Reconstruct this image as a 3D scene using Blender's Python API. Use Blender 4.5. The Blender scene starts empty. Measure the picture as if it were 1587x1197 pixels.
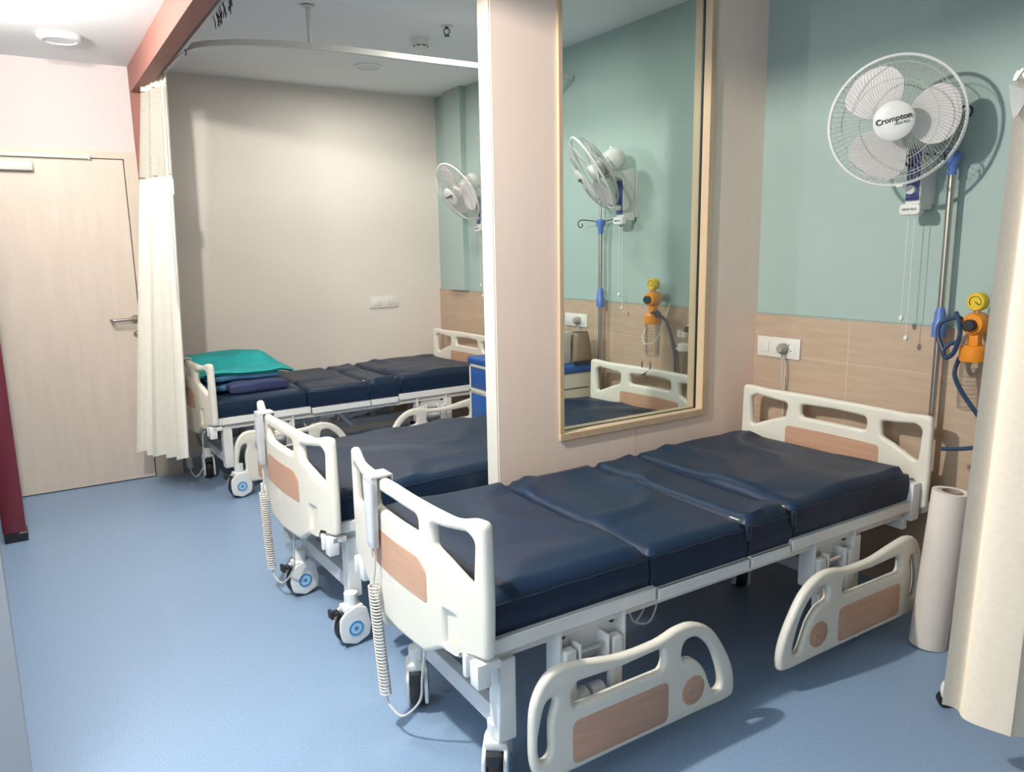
import bpy, bmesh, math, random
from mathutils import Vector, Matrix, noise
random.seed(7)
PI = math.pi
S = bpy.context.scene
COL = S.collection

# ------------------------------------------------------------------ camera, light, exposure
H = 1.5
def look(yaw, pitch, roll):
    y, p, r = map(math.radians, (yaw, pitch, roll))
    fw = Vector((math.sin(y)*math.cos(p), math.cos(y)*math.cos(p), -math.sin(p)))
    rt = Vector((math.cos(y), -math.sin(y), 0)); dn = fw.cross(rt)
    r2 = rt*math.cos(r) + dn*math.sin(r); d2 = dn*math.cos(r) - rt*math.sin(r)
    m = Matrix((r2, -d2, -fw)).transposed().to_4x4()
    m.translation = (0, 0, H)
    return m
cd = bpy.data.cameras.new('camera'); cam = bpy.data.objects.new('camera', cd); COL.objects.link(cam)
cam.matrix_world = look(32.4324, 10.3192, 1.0195)
cd.sensor_width = 36; cd.lens = 1175.19/1587*36; cd.clip_start = .05; cd.clip_end = 100
S.camera = cam
S.view_settings.view_transform = 'Standard'; S.view_settings.look = 'None'
S.view_settings.gamma = 1; S.view_settings.use_curve_mapping = False
S.view_settings.exposure = 0.42
w = bpy.data.worlds.new('world'); S.world = w; w.use_nodes = True
w.node_tree.nodes['Background'].inputs[0].default_value = (.92, .96, 1.0, 1)
w.node_tree.nodes['Background'].inputs[1].default_value = .22

def point(name, loc, watts, col, r):
    l = bpy.data.lights.new(name, 'POINT'); l.energy = watts; l.color = col; l.shadow_soft_size = r
    o = bpy.data.objects.new(name, l); o.location = loc; COL.objects.link(o); return o
def area(name, loc, tgt, watts, col, sx, sy):
    l = bpy.data.lights.new(name, 'AREA'); l.energy = watts; l.color = col; l.shape = 'RECTANGLE'; l.size = sx; l.size_y = sy
    o = bpy.data.objects.new(name, l); o.location = loc; COL.objects.link(o)
    o.rotation_euler = (Vector(tgt)-Vector(loc)).to_track_quat('-Z', 'Y').to_euler(); return o
point('corridor_lamp', (-.12, 2.02, 2.61), 215, (1, .95, .88), .05)
point('corridor_lamp', (-.13, 4.15, 2.50), 42, (1, .96, .91), .05)
point('corridor_lamp', (0.0, .75, 2.50), 3, (1, .94, .86), .10)
area('daylight', (-1.2, .9, 1.45), (.5, 3.4, .6), 24, (.72, .88, 1), 1.2, 1.6)
for q in ((2.178, 5.216, 2.72), (2.178, 3.75, 2.72)):  # fill lights added to brighten the two far bays, no burning lamps there
    l = area('bay_fill', q, (q[0], q[1], 0), 9, (1, .96, .90), .16, .16); l.data.shape = 'DISK'

# ------------------------------------------------------------------ materials
def mat(name, col, rough=.5, metal=0, var=0, scale=8, bump=0, bscale=60, spec=.5, stretch=None, col2=None, trans=0, coat=0):
    m = bpy.data.materials.new(name); m.use_nodes = True
    nt = m.node_tree; b = nt.nodes['Principled BSDF']
    b.inputs['Base Color'].default_value = (*col, 1)
    b.inputs['Roughness'].default_value = rough; b.inputs['Metallic'].default_value = metal
    b.inputs['Specular IOR Level'].default_value = spec
    if trans: b.inputs['Transmission Weight'].default_value = trans
    if coat: b.inputs['Coat Weight'].default_value = coat
    tc = nt.nodes.new('ShaderNodeTexCoord')
    vec = tc.outputs['Object']
    if stretch:
        mp = nt.nodes.new('ShaderNodeMapping'); mp.inputs['Scale'].default_value = stretch
        nt.links.new(vec, mp.inputs['Vector']); vec = mp.outputs['Vector']
    if var or col2:
        n = nt.nodes.new('ShaderNodeTexNoise'); n.inputs['Scale'].default_value = scale; n.inputs['Detail'].default_value = 5
        nt.links.new(vec, n.inputs['Vector'])
        cr = nt.nodes.new('ShaderNodeValToRGB')
        c2 = col2 or tuple(min(1, c*(1+var)) for c in col)
        c1 = col if col2 else tuple(c*(1-var) for c in col)
        cr.color_ramp.elements[0].position = .35; cr.color_ramp.elements[1].position = .65
        cr.color_ramp.elements[0].color = (*c1, 1); cr.color_ramp.elements[1].color = (*c2, 1)
        nt.links.new(n.outputs['Fac'], cr.inputs['Fac']); nt.links.new(cr.outputs['Color'], b.inputs['Base Color'])
    if bump:
        n2 = nt.nodes.new('ShaderNodeTexNoise'); n2.inputs['Scale'].default_value = bscale; n2.inputs['Detail'].default_value = 3
        nt.links.new(tc.outputs['Object'], n2.inputs['Vector'])
        bp = nt.nodes.new('ShaderNodeBump'); bp.inputs['Strength'].default_value = bump; bp.inputs['Distance'].default_value = .01
        nt.links.new(n2.outputs['Fac'], bp.inputs['Height']); nt.links.new(bp.outputs['Normal'], b.inputs['Normal'])
    return m

M = {}
M['floor'] = mat('blue_vinyl', (.22, .32, .46), .38, var=.16, scale=230, spec=.4)
M['ceiling'] = mat('white_ceiling', (.84, .86, .86), .9)
M['beige_wall'] = mat('beige_paint', (.76, .70, .63), .8, var=.01, scale=3)
M['teal_wall'] = mat('pale_teal_paint', (.37, .47, .43), .75, var=.02, scale=3)
M['pink_wall'] = mat('pale_pink_paint', (.66, .60, .58), .8)
M['laminate'] = mat('cream_laminate', (.93, .74, .62), .45, var=.012, scale=4, stretch=(6, 6, .6))
M['door_lam'] = mat('beige_laminate', (.68, .58, .48), .45, var=.03, scale=4, stretch=(6, 6, .6))
M['frame_lam'] = mat('tan_frame_laminate', (.62, .45, .29), .45, var=.05, scale=6, stretch=(5, 5, .5))
M['door_frame'] = mat('beige_door_frame', (.62, .54, .44), .5, var=.03, scale=5)
M['trim_white'] = mat('white_edge_trim', (.66, .65, .60), .5)
M['red'] = mat('terracotta_paint', (.33, .14, .11), .65, var=.04, scale=3)
M['maroon'] = mat('maroon_laminate', (.17, .022, .035), .3, var=.1, scale=3, stretch=(4, 4, .4))
M['black'] = mat('black_rubber', (.015, .016, .02), .5)
M['abs'] = mat('ivory_plastic', (.77, .73, .63), .32, var=.01, scale=3)
M['inlay'] = mat('wood_inlay', (.56, .33, .22), .4, var=.06, scale=7, stretch=(.8, .8, 12))
M['inlay_dark'] = mat('wood_inlay_ring', (.47, .26, .17), .45)
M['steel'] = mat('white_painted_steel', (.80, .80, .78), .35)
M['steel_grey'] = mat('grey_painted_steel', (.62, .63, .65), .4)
M['mattress'] = mat('navy_leatherette', (.008, .022, .050), .40, bump=.12, bscale=11, spec=.28)
M['mattress_seam'] = mat('navy_piping', (.010, .02, .04), .5)
M['chrome'] = mat('chrome', (.62, .62, .62), .22, 1)
M['satin'] = mat('satin_steel', (.48, .45, .40), .3, 1)
M['dark_metal'] = mat('dark_metal', (.05, .05, .055), .4, .6)
M['blue_pl'] = mat('blue_plastic', (.10, .19, .50), .4)
M['fan_blue'] = mat('indigo_panel', (.09, .11, .32), .4)
M['fan_white'] = mat('fan_white_plastic', (.72, .72, .68), .35)
M['blade'] = mat('fan_blade_plastic', (.74, .70, .68), .35)
M['wire'] = mat('fan_wire', (.50, .51, .47), .5)
M['print'] = mat('black_print', (.01, .01, .012), .6)
M['print_grey'] = mat('grey_print', (.12, .12, .13), .6)
M['cab_blue'] = mat('cabinet_blue', (.01, .09, .33), .4)
M['cab_cream'] = mat('cabinet_cream', (.62, .55, .45), .45)
M['cord'] = mat('cord_grey', (.60, .57, .52), .5)
M['cord_white'] = mat('cord_white', (.78, .77, .74), .5)
M['remote'] = mat('handset_grey', (.52, .53, .54), .4)
M['remote_face'] = mat('handset_face', (.66, .67, .69), .4)
M['curtain'] = mat('cream_curtain', (.82, .79, .70), .85, var=.02, scale=40, bump=.06, bscale=300)
M['curtain_pk'] = mat('ivory_curtain', (.92, .80, .64), .8, var=.02, scale=60, bump=.10, bscale=220)
M['roll'] = mat('paper_roll', (.70, .62, .55), .8)
M['roll_in'] = mat('paper_core', (.30, .24, .20), .8)
M['plate'] = mat('switch_white', (.76, .74, .68), .4)
M['plug'] = mat('plug_grey', (.36, .33, .30), .5)
M['orange'] = mat('orange_plastic', (.78, .27, .02), .35)
M['yellow'] = mat('yellow_plastic', (.72, .50, .03), .35)
M['hose'] = mat('dark_blue_hose', (.02, .05, .10), .35)
M['teal_cloth'] = mat('teal_cloth', (.01, .30, .30), .85, var=.1, scale=12)
M['blue_cloth'] = mat('blue_cloth', (.045, .14, .27), .85, var=.08, scale=12)
M['navy_cloth'] = mat('navy_cloth', (.025, .035, .10), .7, var=.1, scale=12)
M['bag'] = mat('brown_bag', (.24, .17, .11), .5)
M['device'] = mat('device_beige', (.55, .50, .46), .45)
M['wheel_blue'] = mat('caster_blue', (.05, .27, .55), .4)
M['wheel_pale'] = mat('caster_pale_blue', (.45, .65, .82), .4)
M['lamp'] = mat('lamp_white', (.85, .85, .85), .4)
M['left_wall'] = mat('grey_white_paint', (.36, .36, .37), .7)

def glass(name, tint, refl, rough=0):
    m = bpy.data.materials.new(name); m.use_nodes = True; nt = m.node_tree
    for n in list(nt.nodes):
        if n.type != 'OUTPUT_MATERIAL': nt.nodes.remove(n)
    out = nt.nodes['Material Output']
    t = nt.nodes.new('ShaderNodeBsdfTransparent'); t.inputs[0].default_value = (*tint, 1)
    g = nt.nodes.new('ShaderNodeBsdfGlossy'); g.inputs['Roughness'].default_value = rough
    mx = nt.nodes.new('ShaderNodeMixShader')
    fr = nt.nodes.new('ShaderNodeFresnel'); fr.inputs[0].default_value = 1.45
    mm = nt.nodes.new('ShaderNodeMath'); mm.operation = 'MULTIPLY'; mm.inputs[1].default_value = refl
    nt.links.new(fr.outputs[0], mm.inputs[0]); nt.links.new(mm.outputs[0], mx.inputs[0])
    nt.links.new(t.outputs[0], mx.inputs[1]); nt.links.new(g.outputs[0], mx.inputs[2]); nt.links.new(mx.outputs[0], out.inputs[0])
    return m
M['glass'] = glass('window_glass', (.92, .97, .96), .22)
M['jar'] = glass('clear_jar', (.965, .965, .96), .3, .1)

def netmat():
    m = bpy.data.materials.new('curtain_net'); m.use_nodes = True; nt = m.node_tree
    b = nt.nodes['Principled BSDF']; b.inputs['Base Color'].default_value = (.60, .58, .50, 1); b.inputs['Roughness'].default_value = .9
    out = nt.nodes['Material Output']
    t = nt.nodes.new('ShaderNodeBsdfTransparent'); mx = nt.nodes.new('ShaderNodeMixShader')
    tc = nt.nodes.new('ShaderNodeTexCoord')
    wv = nt.nodes.new('ShaderNodeTexVoronoi'); wv.inputs['Scale'].default_value = 420
    nt.links.new(tc.outputs['Object'], wv.inputs['Vector'])
    cr = nt.nodes.new('ShaderNodeValToRGB'); cr.color_ramp.elements[0].position = .25; cr.color_ramp.elements[1].position = .5
    cr.color_ramp.elements[0].color = (.42, .42, .42, 1); cr.color_ramp.elements[1].color = (.78, .78, .78, 1)
    nt.links.new(wv.outputs['Distance'], cr.inputs['Fac']); nt.links.new(cr.outputs['Color'], mx.inputs[0])
    nt.links.new(t.outputs[0], mx.inputs[1]); nt.links.new(b.outputs[0], mx.inputs[2]); nt.links.new(mx.outputs[0], out.inputs[0])
    return m
M['net'] = netmat()

def tilemat():
    m = mat('wood_look_tile', (.50, .37, .265), .5, var=.06, scale=5, stretch=(1, 1.2, 9))
    nt = m.node_tree; b = nt.nodes['Principled BSDF']
    src = b.inputs['Base Color'].links[0].from_socket
    geo = nt.nodes.new('ShaderNodeNewGeometry'); sx = nt.nodes.new('ShaderNodeSeparateXYZ'); nt.links.new(geo.outputs['Position'], sx.inputs[0])
    def joint(sock, off, period, wd):
        a = nt.nodes.new('ShaderNodeMath'); a.operation = 'ADD'; a.inputs[1].default_value = off; nt.links.new(sock, a.inputs[0])
        p = nt.nodes.new('ShaderNodeMath'); p.operation = 'PINGPONG'; p.inputs[1].default_value = period/2; nt.links.new(a.outputs[0], p.inputs[0])
        l = nt.nodes.new('ShaderNodeMath'); l.operation = 'LESS_THAN'; l.inputs[1].default_value = wd; nt.links.new(p.outputs[0], l.inputs[0])
        return l.outputs[0]
    j1 = joint(sx.outputs['Y'], 20-2.26+.02, .6, .0016); j2 = joint(sx.outputs['Z'], 20-.56, .6, .0013)
    mxm = nt.nodes.new('ShaderNodeMath'); mxm.operation = 'MAXIMUM'; nt.links.new(j1, mxm.inputs[0]); nt.links.new(j2, mxm.inputs[1])
    mix = nt.nodes.new('ShaderNodeMix'); mix.data_type = 'RGBA'
    nt.links.new(mxm.outputs[0], mix.inputs[0]); nt.links.new(src, mix.inputs[6]); mix.inputs[7].default_value = (.66, .52, .38, 1)
    nt.links.new(mix.outputs[2], b.inputs['Base Color'])
    return m
M['tile'] = tilemat()

# ------------------------------------------------------------------ mesh helpers
class MB:
    def __init__(s): s.bm = bmesh.new()
    def merge(s, b2, mtx=None, fn=None):
        vs = {}
        for v in b2.verts:
            c = mtx @ v.co if mtx is not None else v.co
            vs[v] = s.bm.verts.new(fn(c) if fn else c)
        for f in b2.faces:
            try: s.bm.faces.new([vs[v] for v in f.verts])
            except ValueError: pass
        b2.free(); return s
    def box(s, a, b, bev=0, seg=2, rot=None, fn=None):
        a, b = Vector(a), Vector(b); c = (a+b)/2; d = b-a
        t = bmesh.new(); bmesh.ops.create_cube(t, size=1)
        for v in t.verts: v.co = Vector((v.co.x*d.x, v.co.y*d.y, v.co.z*d.z))
        if bev: bmesh.ops.bevel(t, geom=t.edges[:], offset=min(bev, min(abs(x) for x in d)*.49), segments=seg, affect='EDGES', profile=.5)
        m = Matrix.Translation(c)
        if rot is not None: m = m @ rot.to_4x4()
        return s.merge(t, m, fn)
    def cyl(s, p0, p1, r0, r1=None, n=16, caps=True):
        p0, p1 = Vector(p0), Vector(p1); r1 = r0 if r1 is None else r1
        q = (p1-p0).to_track_quat('Z', 'Y'); A = []; B = []
        for i in range(n):
            a = 2*PI*i/n; d = q @ Vector((math.cos(a), math.sin(a), 0))
            A.append(s.bm.verts.new(p0+d*r0)); B.append(s.bm.verts.new(p1+d*r1))
        for i in range(n): s.bm.faces.new((A[i], A[(i+1) % n], B[(i+1) % n], B[i]))
        if caps: s.bm.faces.new(A[::-1]); s.bm.faces.new(B)
        return s
    def tube(s, pts, r, n=8, closed=False, caps=True):
        pts = [Vector(p) for p in pts]; N = len(pts); rings = []
        up = None
        for i, p in enumerate(pts):
            if closed: t = pts[(i+1) % N]-pts[i-1]
            else: t = pts[min(i+1, N-1)]-pts[max(i-1, 0)]
            t = t.normalized() if t.length > 1e-9 else Vector((0, 0, 1))
            if up is None:
                up = Vector((0, 0, 1)) if abs(t.z) < .9 else Vector((1, 0, 0))
            up = (up-t*up.dot(t)); up = up.normalized() if up.length > 1e-6 else t.orthogonal().normalized()
            sd = t.cross(up); rr = r(i/(max(1, N-1))) if callable(r) else r
            rings.append([s.bm.verts.new(p+(up*math.cos(2*PI*k/n)+sd*math.sin(2*PI*k/n))*rr) for k in range(n)])
        R = range(N) if closed else range(N-1)
        for i in R:
            a, b = rings[i], rings[(i+1) % N]
            for k in range(n): s.bm.faces.new((a[k], a[(k+1) % n], b[(k+1) % n], b[k]))
        if not closed and caps: s.bm.faces.new(rings[0][::-1]); s.bm.faces.new(rings[-1])
        return s
    def lathe(s, prof, origin=(0, 0, 0), axis=(0, 0, 1), n=24):
        o = Vector(origin); q = Vector(axis).normalized().to_track_quat('Z', 'Y'); prev = None
        for (r, h) in prof:
            if r < 1e-6: ring = [s.bm.verts.new(o+q @ Vector((0, 0, h)))]
            else: ring = [s.bm.verts.new(o+q @ Vector((r*math.cos(2*PI*k/n), r*math.sin(2*PI*k/n), h))) for k in range(n)]
            if prev:
                for k in range(n):
                    k2 = (k+1) % n
                    if len(prev) == 1 and len(ring) == 1: break
                    if len(prev) == 1: s.bm.faces.new((prev[0], ring[k2], ring[k])) if k2 != k else 0
                    elif len(ring) == 1: s.bm.faces.new((prev[k], prev[k2], ring[0]))
                    else: s.bm.faces.new((prev[k], prev[k2], ring[k2], ring[k]))
            prev = ring
        return s
    def ball(s, c, r, sc=(1, 1, 1), u=16, v=10):
        t = bmesh.new(); bmesh.ops.create_uvsphere(t, u_segments=u, v_segments=v, radius=r)
        return s.merge(t, Matrix.Translation(Vector(c)) @ Matrix.Diagonal((*sc, 1)))
    def grid(s, P):
        V = [[s.bm.verts.new(p) for p in row] for row in P]
        for i in range(len(V)-1):
            for j in range(len(V[0])-1): s.bm.faces.new((V[i][j], V[i][j+1], V[i+1][j+1], V[i+1][j]))
        return s
    def plate(s, outer, holes, thick, bev, fn, cuts=None, res=3):
        """outline with holes in (u, v), thick along w, centred on w=0; fn maps Vector(u, v, w) to the place"""
        cu = bpy.data.curves.new('tmp', 'CURVE'); cu.dimensions = '2D'; cu.fill_mode = 'BOTH'
        cu.extrude = max(0, thick/2-bev); cu.bevel_depth = bev; cu.bevel_resolution = res; cu.offset = -bev
        for poly in [outer]+list(holes):
            sp = cu.splines.new('POLY'); sp.points.add(len(poly)-1); sp.use_cyclic_u = True
            for p, (x, y) in zip(sp.points, poly): p.co = (x, y, 0, 1)
        ob = bpy.data.objects.new('tmp', cu); COL.objects.link(ob)
        dg = bpy.context.evaluated_depsgraph_get(); dg.update()
        me = bpy.data.meshes.new_from_object(ob.evaluated_get(dg))
        t = bmesh.new(); t.from_mesh(me)
        bmesh.ops.remove_doubles(t, verts=t.verts[:], dist=1e-5)
        for c in (cuts or []):
            bmesh.ops.bisect_plane(t, geom=t.verts[:]+t.edges[:]+t.faces[:], plane_co=(c, 0, 0), plane_no=(1, 0, 0))
        bpy.data.objects.remove(ob); bpy.data.curves.remove(cu); bpy.data.meshes.remove(me)
        return s.merge(t, None, fn)
    def build(s, name, m, parent=None, ang=38, recalc=True):
        if recalc: bmesh.ops.recalc_face_normals(s.bm, faces=s.bm.faces[:])
        me = bpy.data.meshes.new(name); s.bm.to_mesh(me); s.bm.free()
        me.polygons.foreach_set('use_smooth', [True]*len(me.polygons))
        me.set_sharp_from_angle(angle=math.radians(ang))
        me.materials.append(m)
        o = bpy.data.objects.new(name, me); COL.objects.link(o)
        if parent: o.parent = parent
        return o

def fillet(pts, r, n=5):
    """round every corner of a polygon; r is a number or a list of radii"""
    out = []; N = len(pts)
    for i in range(N):
        p = Vector(pts[i]); a = Vector(pts[i-1]); b = Vector(pts[(i+1) % N])
        rr = r[i] if isinstance(r, (list, tuple)) else r
        da, db = (a-p), (b-p); la, lb = da.length, db.length
        if rr <= 0: out.append(tuple(p)); continue
        da.normalize(); db.normalize()
        ang = da.angle(db)
        d = min(rr/max(.05, math.tan(ang/2)), la*.48, lb*.48)
        p0, p1 = p+da*d, p+db*d
        for k in range(n+1):
            t = k/n; out.append(tuple(p0*(1-t)**2+p*2*t*(1-t)+p1*t*t))
    return out
def smooth(pts, n=6, closed=True):
    """Catmull-Rom through points"""
    P = [Vector(p) for p in pts]; N = len(P); out = []
    for i in range(N if closed else N-1):
        g = (lambda k: P[k % N]) if closed else (lambda k: P[max(0, min(N-1, k))])
        a, b, c, d = g(i-1), g(i), g(i+1), g(i+2)
        for k in range(n):
            t = k/n
            out.append(tuple(.5*((2*b)+(c-a)*t+(2*a-5*b+4*c-d)*t*t+(3*b-a-3*c+d)*t**3)))
    if not closed: out.append(tuple(P[-1]))
    return out
def circle(c, r, n=28): return [(c[0]+r*math.cos(2*PI*k/n), c[1]+r*math.sin(2*PI*k/n)) for k in range(n)]
def text_mb(mb, txt, size, fn, shear=0):
    cu = bpy.data.curves.new('tmp', 'FONT'); cu.body = txt; cu.size = size; cu.align_x = 'CENTER'; cu.align_y = 'CENTER'
    cu.extrude = .0004; cu.offset = size*.018; cu.shear = shear
    ob = bpy.data.objects.new('tmp', cu); COL.objects.link(ob)
    dg = bpy.context.evaluated_depsgraph_get(); dg.update()
    me = bpy.data.meshes.new_from_object(ob.evaluated_get(dg)); t = bmesh.new(); t.from_mesh(me)
    bpy.data.objects.remove(ob); bpy.data.curves.remove(cu); bpy.data.meshes.remove(me)
    mb.merge(t, None, fn)
def tag(o, label, cat, group=None, kind=None):
    o['label'] = label; o['category'] = cat
    if group: o['group'] = group
    if kind: o['kind'] = kind
    return o
def thing(name, label, cat, loc=(0, 0, 0), rz=0, group=None):
    o = bpy.data.objects.new(name, None); o.empty_display_size = .1; COL.objects.link(o)
    o.location = loc; o.rotation_euler = (0, 0, rz)
    return tag(o, label, cat, group)
def struct(mb, name, m, ang=38):
    o = mb.build(name, m, None, ang); o['kind'] = 'structure'; return o
def kids(o): return [c for c in bpy.data.objects if c.parent == o]
def copy_tree(o, parent=None):
    c = o.copy(); COL.objects.link(c); c.parent = parent
    for ch in kids(o): copy_tree(ch, c)
    return c
I3 = lambda v: v

# ------------------------------------------------------------------ the setting
XT, YF, YD = 3.10, 6.02, 5.556          # teal wall, far wall, door wall
YP0, YP1, XE = 2.561, 2.645, 1.560       # partition faces and its free end
ZC, ZB, ZCOR = 2.76, 2.504, 2.664
struct(MB().box((-3, -2.2, -.06), (3.3, 6.2, 0)), 'floor', M['floor'])
struct(MB().box((.76, -2.2, ZC), (3.3, 6.2, ZC+.06)), 'ceiling', M['ceiling'])
struct(MB().box((-3, -2.2, ZCOR), (.72, 6.2, ZCOR+.06)), 'ceiling_corridor', M['ceiling'])
struct(MB().box((XT, -2.2, 0), (XT+.12, YF, ZC)), 'wall_right', M['teal_wall'])
struct(MB().box((.74, YF, 0), (XT+.12, YF+.12, ZC)), 'wall_back', M['beige_wall'])
# tiled dado on the right wall, with its thin top strip
struct(MB().box((XT-.010, -2.2, 0), (XT, YF, 1.156)), 'trim_1', M['tile'])
struct(MB().box((XT-.012, -2.2, 1.156), (XT, YF, 1.162)), 'trim_2', mat('dado_strip', (.30, .40, .35), .5))
# shallow pilaster on the right wall of the far bay
struct(MB().box((XT-.05, 5.50, 1.162), (XT, 5.78, ZC)), 'trim_3', M['teal_wall'])
# terracotta beam and column
struct(MB().box((.70, -2.2, ZB), (.78, YD-.06, ZC+.02)), 'trim_4', M['red'])
struct(MB().box((.70, YD-.06, .40), (.79, YF, ZC+.02)), 'trim_5', M['red'])
struct(MB().box((.70, YD-.05, 0), (.79, YF, .40)), 'trim_8', M['door_frame'])
# door wall above and beside the door
dw = MB(); dw.box((-3, YD, 2.142), (.70, YD+.12, ZCOR)); dw.box((-3, YD, 0), (-.34, YD+.12, 2.142))
struct(dw, 'wall_back_corridor', M['pink_wall'])
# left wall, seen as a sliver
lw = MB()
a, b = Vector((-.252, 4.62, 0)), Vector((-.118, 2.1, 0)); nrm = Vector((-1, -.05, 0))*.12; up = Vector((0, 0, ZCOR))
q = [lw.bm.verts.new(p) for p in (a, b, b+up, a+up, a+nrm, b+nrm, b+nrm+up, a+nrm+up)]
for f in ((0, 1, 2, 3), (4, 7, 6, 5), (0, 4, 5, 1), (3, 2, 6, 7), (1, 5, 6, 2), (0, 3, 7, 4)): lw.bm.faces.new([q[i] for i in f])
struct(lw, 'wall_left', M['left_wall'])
# partition with a glazed opening
WX0, WX1, WZ0, WZ1 = 1.862, 2.745, .68, 2.66
pt = MB()
t = (YP0+YP1)/2
pt.box((XE, YP0, 0), (WX0, YP1, ZC)); pt.box((WX1, YP0, 0), (XT, YP1, ZC)); pt.box((WX0, YP0, WZ1), (WX1, YP1, ZC))
pt.box((WX0, YP0, 0), (2.296, YP1, WZ0)); pt.box((2.299, YP0, 0), (WX1, YP1, WZ0)); pt.box((2.29, YP0+.004, 0), (2.305, YP1-.004, WZ0))
struct(pt, 'wall_partition', M['laminate'])
struct(MB().box((XE-.006, YP0+.004, 0), (XE, YP1, 2.355)), 'trim_6', M['trim_white'])
struct(MB().box((XE-.006, YP0+.004, 2.355), (XE, YP1, ZC)), 'trim_7', M['door_frame'])
wf = MB(); FW = .032
for (x0, z0, x1, z1) in ((WX0, WZ0, WX1, WZ0+FW), (WX0, WZ1-FW, WX1, WZ1), (WX0, WZ0+FW, WX0+.022, WZ1-FW), (WX1-FW, WZ0+FW, WX1, WZ1-FW)):
    wf.box((x0, YP0-.012, z0), (x1, YP0+.034, z1), .002, 1); wf.box((x0, YP0+.045, z0), (x1, YP1+.008, z1), .002, 1)
win = struct(wf, 'window_1', M['frame_lam'])
g = MB().box((WX0+.02, YP0+.036, WZ0+.03), (WX1-.03, YP0+.042, WZ1-.03)).build('pane', M['glass'], win)
gs = MB()
for (x0, z0, x1, z1) in ((WX0+.018, WZ0+FW-.004, WX1-.026, WZ0+FW+.002), (WX0+.018, WZ0+.03, WX0+.024, WZ1-.03), (WX1-FW-.003, WZ0+.03, WX1-FW+.002, WZ1-.03)):
    gs.box((x0, YP0+.0345, z0), (x1, YP0+.0445, z1))
gs.build('gasket', M['black'], win)
# door in the corridor end wall
df = MB()
df.box((.625, YD-.012, 0), (.70, YD+.10, 2.142)); df.box((-.265, YD-.012, 2.100), (.625, YD+.10, 2.142)); df.box((-.34, YD-.012, 0), (-.265, YD+.10, 2.142))
door = struct(df, 'door_1', M['door_frame'])
MB().box((-.261, YD-.006, .006), (.620, YD+.036, 2.095), .002, 1).build('door_leaf', M['door_lam'], door)
MB().box((-.265, YD+.03, 0), (.626, YD+.05, 2.101)).build('door_rebate', M['black'], door)
hd = MB(); hy = YD-.03
hd.cyl((.595, YD-.006, 1.085), (.595, YD-.016, 1.085), .026, n=20); hd.cyl((.595, YD-.012, 1.085), (.595, YD-.062, 1.085), .011)
hd.tube(smooth([(.595, YD-.055, 1.085), (.57, YD-.062, 1.085), (.50, YD-.062, 1.084), (.462, YD-.06, 1.083), (.452, YD-.045, 1.083), (.452, YD-.03, 1.083)], 5, False), .011, 10)
hd.build('door_handle', M['satin'], door)
ky = MB().cyl((.597, YD-.006, .985), (.597, YD-.014, .985), .022, n=20); ky.box((.590, YD-.022, .972), (.604, YD-.012, .998), .002)
ky.build('door_lock', M['satin'], door)
cl = MB().box((-.20, YD-.055, 2.008), (.125, YD-.006, 2.062), .006); cl.build('door_closer', M['trim_white'], door)
ar = MB().box((-.05, YD-.034, 2.090), (.43, YD-.012, 2.114), .003); ar.box((.425, YD-.037, 2.087), (.436, YD-.010, 2.117), .002)
ar.build('door_closer_rail', M['trim_white'], door)

# maroon panel at the end of the left wall
mp = thing('maroon_pillar', 'dark maroon pillar with a black foot at the left edge beside the beige door', 'pillar', (-.185, 4.72, 0))
MB().box((-.055, -.06, .05), (.052, .06, ZCOR-.01), .012, 3).build('shaft', M['maroon'], mp)
MB().box((-.05, -.055, 0), (.056, .055, .05), .003).build('foot', M['black'], mp)
MB().box((.02, -.064, .047), (.056, -.05, .054)).build('metal_edge', M['satin'], mp)

# ------------------------------------------------------------------ hospital bed
HWB, SAG = .465, .05
bedcuts = [-.45+.9*k/22 for k in range(23)]
BT = .82
def board_fn(x0, sgn):
    def fn(c):      # c = (v across the bed, height, depth)
        v, z, wdt = c
        return Vector((x0+sgn*SAG*(1-(v/HWB)**2)+wdt, v, z))
    return fn
def board_shape(slot_side):
    d = .018 if slot_side < 0 else .004
    o = [(-.465, .445), (-.470, .60), (-.466, .824), (-.415, .822), (-.345, .818-d), (0, .812), (.345, .818-d), (.415, .822), (.466, .824), (.470, .60), (.465, .445),
         (.33, .428), (.25, .392), (.18, .352), (.0, .345), (-.18, .352), (-.25, .392), (-.33, .428)]
    r = [.02, 0, .045, .10, .30, .6, .30, .10, .045, 0, .02, .06, .06, .06, .1, .06, .06, .06]
    outer = fillet(o, r, 6)
    R = [(-.232, .760), (-.240, .695), (-.300, .675), (-.415, .628), (-.425, .765), (-.395, .780), (-.30, .766)]
    L = [(-x, y) for x, y in R][::-1]
    Mh = [(.165, .763), (.165, .705), (-.165, .705), (-.165, .763), (0, .768)]
    holes = [fillet(R, [.02, .02, .06, .016, .028, .03, .08]), fillet(L, [.08, .03, .028, .016, .06, .02, .02]), fillet(Mh, [.022, .022, .022, .022, .2])]
    s = slot_side
    holes.append(fillet([(s*.285, .425), (s*.34, .425), (s*.34, .525), (s*.285, .525)], .006, 2))
    return outer, holes
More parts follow.
